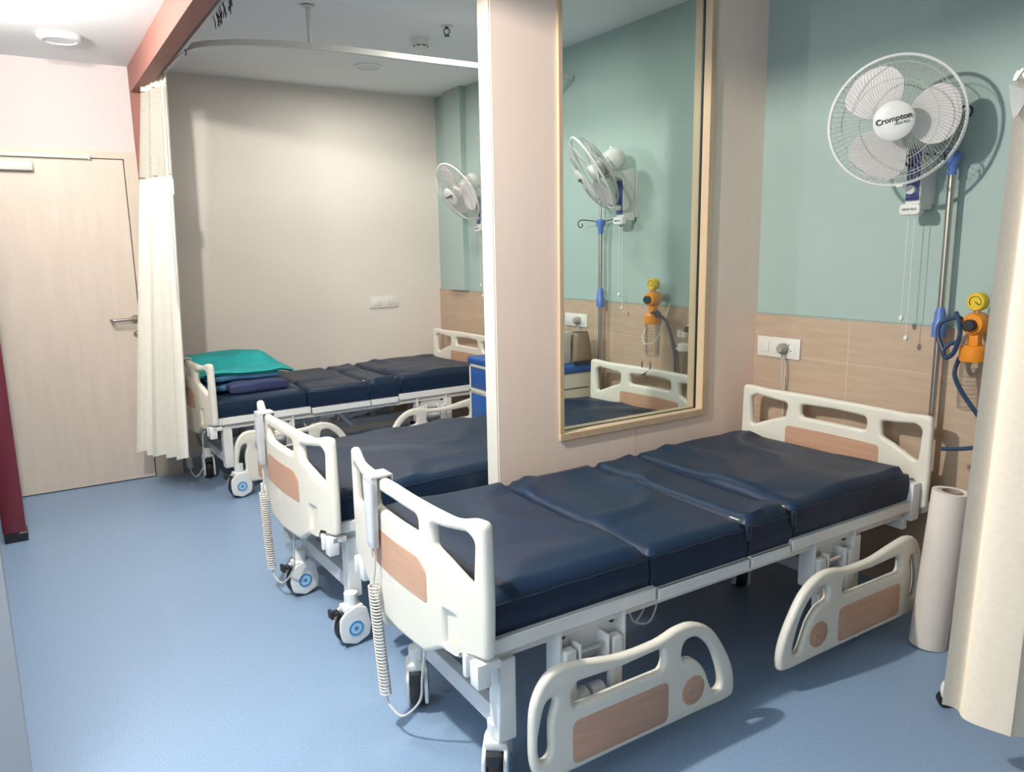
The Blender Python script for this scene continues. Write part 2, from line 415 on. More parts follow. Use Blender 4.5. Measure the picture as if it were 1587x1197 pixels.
def make_caster(parent, loc, rz, brake=True):
    c = MB()
    prof = fillet([(-.052, .058), (-.045, .022), (0, .004), (.045, .022), (.052, .058), (.040, .118), (.005, .128), (-.028, .118), (-.050, .098)], .02)
    for sy in (-1, 1):
        c.plate(prof, [], .010, .004, lambda p, sy=sy: Vector((p.x, sy*.024+p.z, p.y)))
    c.box((-.03, -.026, .108), (.03, .026, .128), .004); c.cyl((0, 0, .12), (0, 0, .165), .021, n=18)
    o = c.build('caster', M['steel'], parent); o.location = loc; o.rotation_euler = (0, 0, rz); o.scale = (1.25, 1.25, 1.25)
    MB().lathe([(0, -.0155), (.050, -.0155), (.057, -.008), (.057, .008), (.050, .0155), (0, .0155)], (0, 0, .057), (0, 1, 0), 28).build('tyre', M['black'], o)
    for sy in (-1, 1):
        e = MB().lathe([(.018, 0), (.024, 0), (.024, .002), (.018, .002), (.018, 0)], (0, sy*.0285, .058), (0, sy, 0), 24)
        e.lathe([(0, .002), (.007, .002), (.007, 0)], (0, sy*.0285, .058), (0, sy, 0), 16); e.build('hub_ring', M['wheel_blue'], o)
        MB().lathe([(0, .0012), (.019, .0012), (.019, -.001)], (0, sy*.0285, .058), (0, sy, 0), 24).build('hub_cap', M['wheel_pale'], o)
    if brake:
        p = MB().box((-.068, -.016, .108), (-.040, .016, .118), .004); p.box((-.072, -.015, .100), (-.062, .015, .126), .003); p.build('brake_pedal', M['black'], o)
    return o
def make_rail(parent, x0, y, mirror, scale=1.0):
    sx = -1 if mirror else 1
    def fn(c, y=y): return Vector((x0+sx*c.x*scale, y+c.z, c.y))
    out = smooth([(.0, .23), (.008, .32), (.045, .385), (.10, .405), (.18, .395), (.31, .372), (.44, .372), (.52, .388), (.59, .385), (.665, .345), (.725, .265), (.765, .18), (.772, .11), (.745, .085),
                  (.60, .085), (.30, .085), (.08, .085), (.025, .10), (.003, .15)], 5)
    h1 = smooth([(.060, .325), (.035, .315), (.018, .26), (.010, .205), (.016, .158), (.036, .150), (.050, .17), (.050, .21), (.052, .26), (.066, .305)], 4)
    h1 = [(x+.012, z) for x, z in h1]
    h2 = fillet([(.150, .345), (.132, .318), (.135, .275), (.46, .275), (.47, .300), (.465, .345), (.31, .338)], [.015, .015, .02, .02, .02, .015, .1])
    h3 = smooth([(.545, .285), (.59, .270), (.635, .225), (.668, .150), (.685, .128), (.712, .142), (.700, .205), (.665, .280), (.615, .330), (.575, .342), (.547, .330)], 4)
    m = MB(); m.plate(out, [h1, h2, h3], .032, .013, fn, res=4)
    rail = m.build('side_rail', M['abs'], parent, 50)
    pn = MB(); pn.plate(fillet([(.132, .105), (.485, .105), (.485, .235), (.132, .235)], .024, 5), [], .0345, .001, fn, res=1); pn.build('inlay_panel', M['inlay'], rail)
    dk = MB(); dk.plate(circle((.588, .17), .047), [], .0345, .001, fn, res=1); dk.build('inlay_disc', M['inlay'], rail)
    mk = MB()
    mk.plate(circle((.588, .17), .036, 24), [circle((.588, .17), .033, 24)], .0352, .0003, fn, res=0)
    for k in range(5):
        mk.plate([(.572+.006*k, .158), (.576+.006*k, .158), (.576+.006*k, .166+.003*(k % 3)), (.572+.006*k, .166+.003*(k % 3))], [], .0352, .0003, fn, res=0)
    mk.build('disc_marking', M['inlay_dark'], rail)
    return rail
def make_mech(parent, x0, s):
    """folding mechanism that carries a side rail; s = -1 right side, +1 left side"""
    ex = lambda y: s*y
    def bx(m, a, b, bev=.002):
        a2 = (a[0], min(s*a[1], s*b[1]), a[2]); b2 = (b[0], max(s*a[1], s*b[1]), b[2]); m.box(a2, b2, bev, 1)
    m = MB()
    bx(m, (x0+.02, .385, .30), (x0+.24, .395, .415)); bx(m, (x0, .365, .26), (x0+.012, .43, .44)); bx(m, (x0+.235, .365, .28), (x0+.247, .43, .44))
    bx(m, (x0+.03, .37, .41), (x0+.05, .40, .45)); bx(m, (x0+.19, .37, .41), (x0+.21, .40, .45))
    bx(m, (x0+.062, .39, .29), (x0+.070, .445, .385)); bx(m, (x0+.165, .39, .29), (x0+.173, .445, .385))
    bx(m, (x0+.012, .41, .24), (x0+.055, .445, .375), .006); bx(m, (x0+.185, .41, .18), (x0+.225, .445, .37), .006)
    bx(m, (x0+.02, .41, .15), (x0+.06, .445, .25), .006)
    o = m.build('rail_bracket', M['steel'], parent)
    MB().cyl((x0+.02, ex(.425), .352), (x0+.235, ex(.425), .352), .010, n=12).build('shaft', M['chrome'], o)
    MB().cyl((x0+.06, ex(.42), .20), (x0+.17, ex(.42), .20), .012, n=12).build('shaft', M['chrome'], o)
    for (px, pz) in ((x0+.035, .40), (x0+.215, .40), (x0+.035, .325), (x0+.05, .345)): MB().cyl((px, ex(.394), pz), (px, ex(.402), pz), .008, n=10).build('bolt', M['dark_metal'], o)
    for (xa, xb, zz, rr) in ((.075, .16, .295, .018), (.05, .10, .205, .030), (.115, .16, .205, .028)):
        MB().cyl((x0+xa, ex(.42), zz), (x0+xb, ex(.42), zz), rr, n=16).build('damper', M['steel_grey'], o)
def mattress_block(x0, x1, hw, z0, z1, seed, sag=0):
    nx, ny = max(8, int((x1-x0)/.028)), 34
    r = .022; P = []
    t = bmesh.new()
    def nz(x, y):
        v = Vector((x*3.0+seed*7.1, y*2.2, seed*1.7))
        a = noise.noise(v)*.009
        rid = 1-abs(noise.noise(Vector((x*2.1+y*1.4+seed*3.3, y*1.6-x*1.2, seed*5.0))))
        return a+max(0, rid-.80)*.075
    top = [[None]*(ny+1) for _ in range(nx+1)]
    for i in range(nx+1):
        for j in range(ny+1):
            x = x0+(x1-x0)*i/nx; y = -hw+2*hw*j/ny
            ex = min(x-x0, x1-x)/r; ey = min(y+hw, hw-y)/r
            e = 1
            for q in (ex, ey):
                if q < 1: e *= math.sqrt(max(0, 1-(1-q)**2))
            z = z1-r*(1-e)+(nz(x, y) if e > .99 else nz(x, y)*.15)
            top[i][j] = t.verts.new((x, y, z))
    for i in range(nx):
        for j in range(ny): t.faces.new((top[i][j], top[i+1][j], top[i+1][j+1], top[i][j+1]))
    bd = [top[i][0] for i in range(nx+1)]+[top[nx][j] for j in range(1, ny+1)]+[top[i][ny] for i in range(nx-1, -1, -1)]+[top[0][j] for j in range(ny-1, 0, -1)]
    prev = bd; N = len(bd); cx_ = (x0+x1)/2
    for lv in range(1, 6):
        f = lv/5; ring = []
        for v in bd:
            z = (v.co.z)*(1-f)+z0*f
            n = noise.noise(Vector((v.co.x*9+seed, v.co.y*9, z*22)))*.005*math.sin(PI*f)
            dx = 0 if abs(v.co.y) > hw-1e-6 else (1 if v.co.x > cx_ else -1); dy = 0 if dx and abs(v.co.y) < hw-1e-6 else (1 if v.co.y > 0 else -1)
            bul = .006*math.sin(PI*f)+n
            ring.append(t.verts.new((v.co.x+dx*bul*.3, v.co.y+dy*bul, z)))
        for k in range(N): t.faces.new((prev[k], prev[(k+1) % N], ring[(k+1) % N], ring[k]))
        prev = ring
    t.faces.new(prev)
    m = MB(); m.merge(t); return m
def make_bed():
    bed = thing('hospital_bed', '', 'bed')
    cut = bedcuts
    # end boards
    fo, fh = board_shape(-1)
    m = MB(); m.plate(fo, fh, .034, .0145, board_fn(.017, -1), cut, 4); fb = m.build('footboard', M['abs'], bed, 50)
    m = MB(); m.plate(fillet([(-.205, .515), (.205, .515), (.205, .610), (.16, .640), (-.16, .640), (-.205, .610)], [.012, .012, .03, .05, .05, .03]), [], .0365, .001, board_fn(.017, -1), cut, 1); m.build('inlay_panel', M['inlay'], fb)
    m = MB()
    for k, (a, b) in enumerate(((.0, .06), (.012, .045), (.02, .052))):
        m.plate([(a, .494-.011*k), (b, .494-.011*k), (b, .4975-.011*k), (a, .4975-.011*k)], [], .0362, .0003, board_fn(.017, -1), None, 0)
    m.build('emblem', M['trim_white'], fb)
    m = MB(); m.box((-.018, -.35, .41), (-.008, -.275, .54)); m.build('recess_back', M['abs'], fb)
    for (yy, zz) in ((-.40, .40), (.40, .40)):
        m = MB(); m.box((-.022, yy-.055, zz-.035), (.02, yy-.012, zz+.035), .004); m.box((-.022, yy+.010, zz-.030), (.02, yy+.030, zz+.035), .004); m.box((-.005, yy-.055, zz+.012), (.05, yy+.03, zz+.034), .003)
        m.build('board_socket', M['steel'], bed)
    ho, hh = board_shape(1)
    m = MB(); m.plate(ho, hh[:3], .034, .0145, board_fn(2.035, 1), cut, 4); hb = m.build('headboard', M['abs'], bed, 50)
    m = MB(); m.plate(fillet([(-.235, .50), (.235, .50), (.235, .655), (-.235, .655)], [.012, .012, .02, .02]), [], .0365, .001, board_fn(2.035, 1), cut, 1); m.build('inlay_panel', M['inlay'], hb)
    for s in (-1, 1):
        m = MB(); m.box((1.965, s*.425-.022, .40), (2.02, s*.425+.022, .555), .008); m.box((1.93, s*.40-.03, .455), (1.985, s*.40+.03, .485), .004); m.build('corner_block', M['steel'], bed)
    # deck sections: shallow trays of white sheet steel
    for k, (x0, x1, zb, zt) in enumerate(((.028, .612, .440, .482), (.624, 1.030, .432, .470), (1.040, 1.238, .432, .470), (1.248, 2.0, .442, .484))):
        m = MB(); m.box((x0, -.440, zb), (x1, -.425, zt), .003, 1); m.box((x0, .425, zb), (x1, .440, zt), .003, 1)
        m.box((x0, -.44, zt-.006), (x1, .44, zt), .002, 1); m.box((x0, -.43, zb), (x0+.015, .43, zt-.004)); m.box((x1-.015, -.43, zb), (x1, .43, zt-.004))
        m.build('deck_section', M['steel'], bed)
    # under frame
    m = MB()
    for s in (-1, 1): m.box((.06, s*.39-.02, .405), (1.96, s*.39+.02, .440), .003, 1)
    for x in (.06, .62, 1.24, 1.92): m.box((x, -.39, .395), (x+.04, .39, .428), .003, 1)
    m.box((1.955, -.42, .36), (1.985, .42, .415), .003, 1)
    m.build('bed_frame', M['steel'], bed)
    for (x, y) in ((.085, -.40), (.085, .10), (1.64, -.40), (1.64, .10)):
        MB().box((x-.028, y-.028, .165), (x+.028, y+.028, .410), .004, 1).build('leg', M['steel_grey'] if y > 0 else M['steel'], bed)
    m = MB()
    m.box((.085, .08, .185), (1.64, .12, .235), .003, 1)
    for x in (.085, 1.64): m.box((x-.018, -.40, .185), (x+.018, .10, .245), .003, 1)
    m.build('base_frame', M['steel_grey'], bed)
    for i, (x, y, r) in enumerate(((.085, -.40, .55), (.085, .10, 1.75), (1.64, -.42, .2), (1.64, .12, .9))):
        make_caster(bed, (x, y, 0), r)
    # actuators and braces
    m = MB(); m.cyl((.35, -.10, .30), (.95, -.06, .34), .028, n=14); m.box((.28, -.15, .25), (.45, -.05, .36), .02); m.cyl((1.0, .05, .27), (1.55, .05, .36), .028, n=14); m.box((1.42, .0, .31), (1.60, .10, .40), .02)
    m.build('actuator', M['steel_grey'], bed)
    for (x, y) in ((.86, -.12), (1.16, .25)):
        MB().tube([(x, y, .42), (x+.10, y, .30), (x+.16, y, .24)], .014, 8).build('lift_arm', M['steel'], bed)
    m = MB().box((.70, -.36, .375), (.80, -.29, .43), .006); m.box((.74, -.375, .39), (.76, -.355, .42), .003); m.build('junction_box', M['cord_white'], bed)
    m = MB()
    m.tube(smooth([(.60, -.33, .43), (.595, -.34, .36), (.615, -.345, .325), (.67, -.345, .31), (.705, -.34, .35), (.715, -.33, .40)], 8, False), .0035, 6)
    m.tube(smooth([(.615, -.345, .325), (.66, -.33, .35), (.70, -.32, .41)], 8, False), .0035, 6)
    m.tube(smooth([(.80, -.33, .40), (.86, -.33, .375), (.92, -.32, .39), (.96, -.30, .43)], 8, False), .0035, 6)
    m.build('wiring', M['cord_white'], bed)
    # side rails and their mechanisms, folded down
    for s, y in ((-1, -.524), (1, .500)):
        for (x0, mir, sc) in ((.088, False, 1.0), (1.90, True, 1.06)):
            rl = make_rail(bed, x0, y, mir, sc)
        make_mech(bed, .255, s); make_mech(bed, 1.385, s)
    return bed
def make_mattress(bed, spans):
    for k, (x0, x1) in enumerate(spans):
        top = k == 0 or k == len(spans)-1
        last = k == len(spans)-1
        ms = mattress_block(x0, x1, .422, (.483 if top else .471), .598 + (.012 if last else 0), k+1+len(spans)).build('mattress_section', M['mattress'], bed, 60)
        zz = .588+(.012 if last else 0)
        sm = MB(); sm.tube([(x0+.01+(x1-x0-.02)*i/10, -.4235, zz-.018+.002*math.sin(i*1.9)) for i in range(11)], .0022, 6); sm.build('piping', M['mattress_seam'], ms)
        if 0 < k < len(spans)-1:
            MB().box((x1-.010, -.434, .53), (x1+.014, -.424, .585), .003).build('strap', M['mattress_seam'], ms)
            MB().box((x1-.022, -.405, zz+.011), (x1-.016, -.365, zz+.013)).build('care_tag', M['trim_white'], ms)
def bed_pose(b, x, y, rz, z, label, group='hospital beds in the ward'):
    b.location = (x, y, 0); b.rotation_euler = (0, 0, math.radians(rz)); b.scale = (z, z, z); b['label'] = label; b['group'] = group
bed1 = make_bed()
bed2 = copy_tree(bed1); bed3 = copy_tree(bed1)
SPANS = ((.040, .592), (.600, 1.028), (1.034, 1.258), (1.268, 1.968))
make_mattress(bed1, SPANS); make_mattress(bed3, SPANS); make_mattress(bed2, ((.040, 1.10), (1.106, 1.258), (1.268, 1.968)))
bed_pose(bed1, .902, 2.027, -.26, 1.0, 'nearest hospital bed, in front of the glazed partition, whole navy mattress in view')
bed_pose(bed2, .866, 3.105, 1.5, 1.0, 'middle hospital bed, partly hidden behind the partition, navy mattress')
bed_pose(bed3, .868, 5.28, 2.1, 1.02, 'farthest hospital bed, along the beige wall, with folded teal linen on its foot')
for c in kids(bed2):                                  # the middle bed carries no rails towards the partition
    base = c.name.split('.')[0]
    if base in ('side_rail', 'rail_bracket') and c.data.vertices[0].co.y < 0:
        for d in kids(c): bpy.data.objects.remove(d)
        bpy.data.objects.remove(c)
def casters_of(b): return sorted([c for c in kids(b) if c.name.startswith('caster')], key=lambda o: (o.location.x > 1, o.location.y))
for b, rots in ((bed1, ((.075, -.38, .9), (.06, .11, 1.12))), (bed2, ((.05, -.46, .05), (.035, .08, .1))), (bed3, ((.11, -.52, .1), (.055, .03, 1.45)))):
    for c, (x, y, r) in zip(casters_of(b), rots): c.location = (x, y, 0); c.rotation_euler = (0, 0, r)

# handsets hanging on the footboards
def make_remote():
    r = thing('bed_handset', '', 'remote control')
    m = MB(); m.plate(fillet([(-.026, -.235), (.026, -.235), (.037, -.02), (.034, .0), (-.034, .0), (-.037, -.02)], [.012, .012, .04, .008, .008, .04]), [], .022, .005, lambda c: Vector((-.016+c.z, c.x, c.y))); body = m.build('handset_body', M['remote'], r)
    m = MB(); m.plate(fillet([(-.018, -.22), (.018, -.22), (.028, -.02), (-.028, -.02)], .008), [], .0235, .001, lambda c: Vector((-.016+c.z, c.x, c.y)), res=1); m.build('keypad', M['remote_face'], body)
    m = MB(); m.box((-.026, -.036, -.004), (.046, .036, .004), .002); m.box((.042, -.036, -.045), (.048, .036, .002), .002); m.build('hook', M['remote'], r)
    m = MB()
    pts = []
    # straight lead, coiled part, loop back up to the frame
    lead = smooth([(-.016, 0, -.23), (-.018, -.012, -.29), (-.022, 0, -.36)], 6, False)
    n = 34*10
    for i in range(n+1):
        t = i/n; a = 2*PI*34*t
        c = Vector((-.022-.010*t, -.075*t-.01*t*t, -.36-.33*t)); pts.append((c.x+.016*math.cos(a), c.y+.016*math.sin(a), c.z))
    m.tube(lead, .0035, 6); m.tube(pts, .0034, 5)
    m.tube(smooth([(-.03, -.085, -.69), (-.028, -.10, -.722), (-.01, -.16, -.735), (.02, -.225, -.66), (.02, -.25, -.57), (.02, -.285, -.45), (.03, -.31, -.42)], 8, False), .0038, 6)
    m.build('coiled_cord', M['cord'], r)
    return r
R1 = make_remote(); R2 = copy_tree(R1); R3 = copy_tree(R1)
def on_board(r, bed, v, label):
    sc = bed.scale.x; rz = bed.rotation_euler.z
    lx = -.05*(1-(v/HWB)**2)-.004; lz = .803 if abs(v) < .2 else .797
    p = Matrix.Rotation(rz, 4, 'Z') @ Vector((lx*sc, v*sc, (lz+.012)*sc))
    r.location = (bed.location.x+p.x, bed.location.y+p.y, p.z); r.rotation_euler = (0, 0, rz); r.scale = (sc, sc, sc)
    tag(r, label, 'remote control', 'bed handsets hung on the footboards')
on_board(R1, bed1, .12, 'grey handset with coiled cord hooked over the footboard of the nearest bed')
on_board(R2, bed2, .235, 'grey handset with coiled cord hooked over the footboard of the middle bed')
on_board(R3, bed3, -.02, 'grey handset with coiled cord on the farthest bed beside the white curtain')

# ------------------------------------------------------------------ wall fans
def make_fan(loc, axis, spin, label, twist=0, dy=0):
    """root on the wall at the bracket's foot; axis = where the fan looks"""
    root = thing('wall_fan', label, 'fan', loc, 0, 'white wall fans')
    m = MB()
    m.plate(fillet([(-.115, .0), (-.02, .0), (-.02, .30), (-.20, .30), (-.20, .245), (-.115, .235)], [.02, .01, .02, .025, .02, .02]), [], .062, .008, lambda c: Vector((c.x, c.z, c.y)))
    br = m.build('wall_bracket', M['fan_white'], root)
    MB().box((-.020, -.028, .02), (0, .028, .28), .002).build('wall_plate', M['fan_white'], br)
    MB().box((-.119, -.026, .035), (-.112, .026, .235), .002).build('control_panel', M['fan_blue'], br)
    MB().cyl((-.118, 0, .075), (-.136, 0, .075), .018, n=20).build('speed_knob', M['fan_white'], br)
    m = MB(); m.plate(fillet([(-.042, -.022), (.042, -.022), (.042, .022), (-.042, .022)], .016), [], .034, .006, lambda c: Vector((-.115+c.z, c.x, c.y))); bd = m.build('badge', M['fan_white'], br)
    m = MB(); text_mb(m, 'HIGH FLO', .013, lambda c: Vector((-.1325-c.z, -c.x, c.y)), .1); m.build('badge_lettering', M['print'], bd)
    for (yy, ln) in ((.018, .42), (-.008, .50)):
        m = MB(); m.tube([(-.10, yy, -.0), (-.10, yy, -ln)], .0013, 5); m.ball((-.10, yy, -ln-.012), .009, (1, 1, 1.4), 12, 8); m.build('pull_cord', M['cord_white'], root)
    # the head
    A = Vector(axis).normalized(); q = A.to_track_quat('Z', 'Y').to_matrix().to_4x4()
    piv = Vector((-.19, dy, .33))
    head = Matrix.Translation(piv) @ q @ Matrix.Rotation(spin, 4, 'Z') @ Matrix.Scale(.88, 4)
    h = lambda c: head @ Vector(c)
    m = MB(); t = bmesh.new()
    mm = MB(); mm.lathe([(0, -.10), (.045, -.095), (.068, -.07), (.075, -.03), (.072, .02), (.060, .05), (.03, .06), (0, .06)], (0, 0, 0), (0, 0, 1), 28)
    m.merge(mm.bm, head); m.cyl(piv+Vector((0, 0, -.09)), piv+Vector((0, 0, -.03)), .024, n=16); m.cyl(piv+Vector((0, -.034, -.065)), piv+Vector((0, .034, -.065)), .028, n=18)
    mo = m.build('motor_housing', M['fan_white'], root)
    m = MB(); m.cyl(h((.0, .06, -.06)), h((0, .085, -.06)), .012, n=12); m.build('oscillation_knob', M['fan_white'], mo)
    R, ZR = .262, .135
    def ring(m, r, z, th, n=72): m.tube([h((r*math.cos(2*PI*k/n), r*math.sin(2*PI*k/n), z)) for k in range(n)], th, 8, True)
    m = MB(); ring(m, R, ZR, .0065); m.box((-.015, -R-.012, ZR-.01), (.015, -R, ZR+.01), .002, 1, None, h); m.build('guard_rim', M['fan_white'], root)
    def wires(m, n, prof, tw):
        for k in range(n):
            a0 = 2*PI*k/n
            m.tube([h((r*math.cos(a0+tw*(1-r/R)), r*math.sin(a0+tw*(1-r/R)), z)) for (r, z) in prof], .00075, 4, False, False)
    m = MB(); wires(m, 96, [(.078, .215), (.13, .212), (.18, .203), (.225, .183), (.25, .16), (R, ZR)], .55); ring(m, .165, .206, .0014, 48); ring(m, .232, .178, .0014, 48)
    m.build('front_guard', M['wire'], root)
    m = MB(); wires(m, 72, [(.06, .045), (.13, .045), (.20, .062), (.24, .09), (R, ZR)], -.2); ring(m, .15, .047, .0016, 48); ring(m, .22, .073, .0016, 48)
    m.build('rear_guard', M['wire'], root)
    for k in range(3):
        a = 2*PI*k/3
        outl = smooth([(.045, -.024), (.070, -.080), (.120, -.118), (.185, -.112), (.230, -.062), (.244, .01), (.230, .078), (.180, .114), (.120, .104), (.072, .066), (.05, .024)], 4)
        c_, s_ = math.cos(a), math.sin(a)
        def fn(c): 
            x, y = c.x, c.y; z = .125+c.z - y*.22 + .25*y*y
            return h((x*c_-y*s_, x*s_+y*c_, z))
        m = MB(); m.plate(outl, [], .003, .0008, fn, [.06+.02*i for i in range(9)], 1); m.build('blade', M['blade'], root)
    m = MB(); mm = MB(); mm.lathe([(0, .06), (.05, .06), (.055, .14), (.05, .15), (0, .152)], (0, 0, 0), (0, 0, 1), 24); m.merge(mm.bm, head); m.build('blade_hub', M['blade'], root)
    m = MB(); mm = MB(); mm.lathe([(0, .228), (.04, .2265), (.068, .222), (.079, .215), (.080, .208), (.0, .205)], (0, 0, 0), (0, 0, 1), 40); m.merge(mm.bm, head); hc = m.build('hub_cap', M['fan_white'], root)
    # lettering stands level with the room, not with the blades
    ux = Vector((0, 0, 1)).cross(A).normalized(); uy = A.cross(ux)
    rt, upv = ux*math.cos(twist)+uy*math.sin(twist), uy*math.cos(twist)-ux*math.sin(twist)
    m = MB(); text_mb(m, 'Crompton', .028, lambda c: piv+A*(.2015+c.z)+rt*c.x+upv*(c.y+.006), .12); m.build('lettering', M['print'], hc)
    m = MB(); text_mb(m, 'HIGH FLO', .011, lambda c: piv+A*(.2010+c.z)+rt*(c.x+.026)+upv*(c.y-.014), .12); m.build('small_lettering', M['print_grey'], hc)
    return root
make_fan((XT, 1.735, 1.622), (-.87, -.44, -.10), .12, 'white wall fan facing the camera at upper right, brand name on its hub', .2, .035)
make_fan((XT, 3.49, 1.645), (-.74, .42, -.52), .3, 'white wall fan seen edge on through the partition glass')
make_fan((XT, 5.13, 1.65), (-.80, .0, -.48), 1.75, 'white wall fan in the farthest bay, half hidden by the partition edge', .15)

# ------------------------------------------------------------------ drip stands
def make_pole(x, y, zhub, zclamp, label, arms=((-.34, .94), (.34, -.94))):
    r = thing('drip_stand', label, 'drip stand', (x, y, 0), 0, 'drip stands fixed at bed heads')
    MB().cyl((0, 0, .40), (0, 0, zhub), .0125, n=16).build('lower_tube', M['satin'], r)
    MB().cyl((0, 0, zhub), (0, 0, zhub+.17), .007, n=12).build('upper_rod', M['satin'], r)
    m = MB().lathe([(.014, -.06), (.026, -.055), (.027, -.01), (.021, .0), (.021, .03), (.014, .055), (0, .056)], (0, 0, zclamp), (0, 0, 1), 20); m.lathe([(.0, -.062), (.026, -.062), (.0265, -.05)], (0, 0, zclamp), (0, 0, 1), 20)
    m.build('height_clamp', M['blue_pl'], r)
    m = MB().lathe([(0, -.055), (.016, -.055), (.017, -.02), (.028, .004), (.030, .022), (.020, .032), (0, .034)], (0, 0, zhub), (0, 0, 1), 20); m.build('hook_hub', M['blue_pl'], r)
    for (dx, dy) in arms:
        p = lambda s, z: (dx*s, dy*s, zhub+z)
        MB().tube(smooth([p(.02, .02), p(.09, .030), p(.135, .034), p(.16, .022), p(.160, -.002), p(.143, -.012), p(.130, .0), p(.138, .012)], 5, False), .0035, 6).build('hook', M['dark_metal'], r)
    z2 = zhub+.17
    m = MB()
    m.tube(smooth([(.0, .055, z2-.004), (.0, .035, z2-.022), (0, .012, z2-.008), (0, 0, z2), (0, -.012, z2+.014), (.0, -.034, z2+.024), (0, -.054, z2+.008), (0, -.050, z2-.014), (0, -.030, z2-.020)], 5, False), .0042, 6)
    m.build('top_hook', M['dark_metal'], r)
    m = MB().box((-.045, -.018, .40), (.02, .018, .44), .004); m.build('socket_arm', M['steel'], r)
    return r
make_pole(3.035, 1.615, 1.80, 1.185, 'chrome drip stand with blue clamp behind the nearest bed head, below the big fan', ((-.40, .92), (-.95, -.3)))
make_pole(3.03, 3.72, 1.63, 1.19, 'chrome drip stand with blue hook hub seen through the partition glass')

# ------------------------------------------------------------------ suction units
def make_suction(x, y, dz, flip, label):
    r = thing('suction_unit', label, 'suction regulator', (x, y, dz), 0, 'wall suction units with clear jars')
    m = MB().lathe([(0, -.022), (.030, -.022), (.034, -.014), (.034, .016), (.030, .022), (0, .022)], (0, 0, 1.275), (-1, 0, 0), 28); gb = m.build('gauge', M['yellow'], r)
    m = MB(); m.tube([(-.0235, .021*math.cos(a), 1.275+.021*math.sin(a)) for a in [PI*(-.2+1.4*k/14) for k in range(15)]], .0012, 5); m.tube([(-.0235, 0, 1.275), (-.0235, -.014, 1.265)], .0016, 5); m.build('gauge_dial', M['print'], gb)
    MB().cyl((0, 0, 1.225), (0, 0, 1.25), .012, n=14).build('gauge_stem', M['satin'], r)
    m = MB().lathe([(0, -.035), (.036, -.035), (.043, -.022), (.043, .018), (.037, .034), (0, .036)], (0, 0, 1.193), (-1, 0, 0), 28); m.box((-.02, -.02, 1.10), (.02, .02, 1.17), .008); m.build('regulator_body', M['orange'], r)
    MB().lathe([(0, .03), (.021, .03), (.022, .056), (.019, .06), (0, .06)], (0, 0, 1.19), (-1, 0, 0), 22).build('regulator_knob', M['black'], r)
    m = MB().cyl((.02, 0, 1.195), (.10, 0, 1.195), .011, n=14); m.cyl((.075, 0, 1.195), (.105, 0, 1.195), .022, n=18); m.build('wall_probe', M['satin'], r)
    MB().lathe([(0, .0), (.046, .0), (.048, .006), (.048, .05), (.040, .06), (.0, .062)], (0, 0, 1.052), (0, 0, 1), 28).build('jar_lid', M['orange'], r)
    m = MB().lathe([(.043, 1.055), (.043, .90), (.040, .868), (.032, .862), (0, .862), (0, .865), (.031, .865), (.0385, .870), (.041, .90), (.041, 1.055)], (0, 0, 0), (0, 0, 1), 28); jar = m.build('jar', M['jar'], r)
    m = MB()
    for k in range(9):
        z = .90+.016*k
        m.tube([(-.0435*math.cos(a), .0435*math.sin(a), z) for a in [-.9+1.4*i/8*(.6 if k % 2 else 1) for i in range(9)]], .0009, 4)
    m.build('graduation', M['print_grey'], jar)
    s = 1 if flip else -1
    m = MB(); m.tube(smooth([(-.03, .02*s, 1.115), (-.05, .06*s, 1.125), (-.05, .088*s, 1.13), (-.04, .098*s, 1.115), (-.035, .075*s, 1.10), (-.01, .03*s, 1.10)], 6, False), .0085, 8)
    if flip:
        m = MB(); m.tube(smooth([(-.045, .055, 1.235), (-.055, .035, 1.20), (-.06, .026, 1.15), (-.055, .045, 1.085), (-.05, .075, 1.06), (-.045, .090, 1.085), (-.035, .075, 1.11), (-.03, .04, 1.125)], 6, False), .0085, 8)
        m.tube(smooth([(-.045, .090, 1.085), (-.042, .115, 1.14), (-.04, .11, 1.19), (-.03, .06, 1.215), (-.02, .04, 1.205)], 6, False), .0085, 8)
        m.tube(smooth([(.0, .05, 1.06), (-.045, .04, 1.0), (-.05, .0, .93), (-.045, -.07, .84), (-.04, -.10, .76), (-.045, -.03, .725), (-.05, .06, .705)], 6, False), .0085, 8)
        m.build('hose', M['hose'], r)
    else:
        m.build('hose', M['hose'], r)
        m = MB(); m.tube(smooth([(-.02, -.02, 1.12), (.0, -.10, 1.08), (.01, -.145, .98), (.05, -.150, .86), (.07, -.145, .60), (.07, -.12, .50)], 6, False), .0085, 8); m.tube(smooth([(-.01, -.01, 1.11), (.01, -.085, 1.08), (.02, -.128, .98), (.05, -.13, .84), (.07, -.12, .58)], 6, False), .0075, 8)
        m.build('long_hose', M['hose'], r)
        m = MB(); m.tube(smooth([(-.02, .03, 1.03), (-.04, .04, .98), (-.04, .02, .94), (-.03, -.05, .96), (0, -.09, 1.06), (.03, -.10, 1.17)], 6, False), .003, 6); m.build('thin_tube', M['cord_white'], r)
        m = MB(); m.tube(smooth([(-.045, .035, .835), (-.05, .03, .80), (-.055, .0, .775), (-.06, -.02, .74)], 5, False), .004, 6); m.tube(smooth([(-.045, -.03, .84), (-.05, -.035, .80), (-.06, 0, .77), (-.06, .02, .76)], 5, False), .004, 6); m.build('tie', M['black'], r)
    return r
make_suction(2.985, 1.452, -.002, True, 'orange and yellow suction unit with coiled blue hose, beside the ivory curtain')
make_suction(2.99, 3.20, .01, False, 'orange and yellow suction unit with long hose, seen through the partition glass')

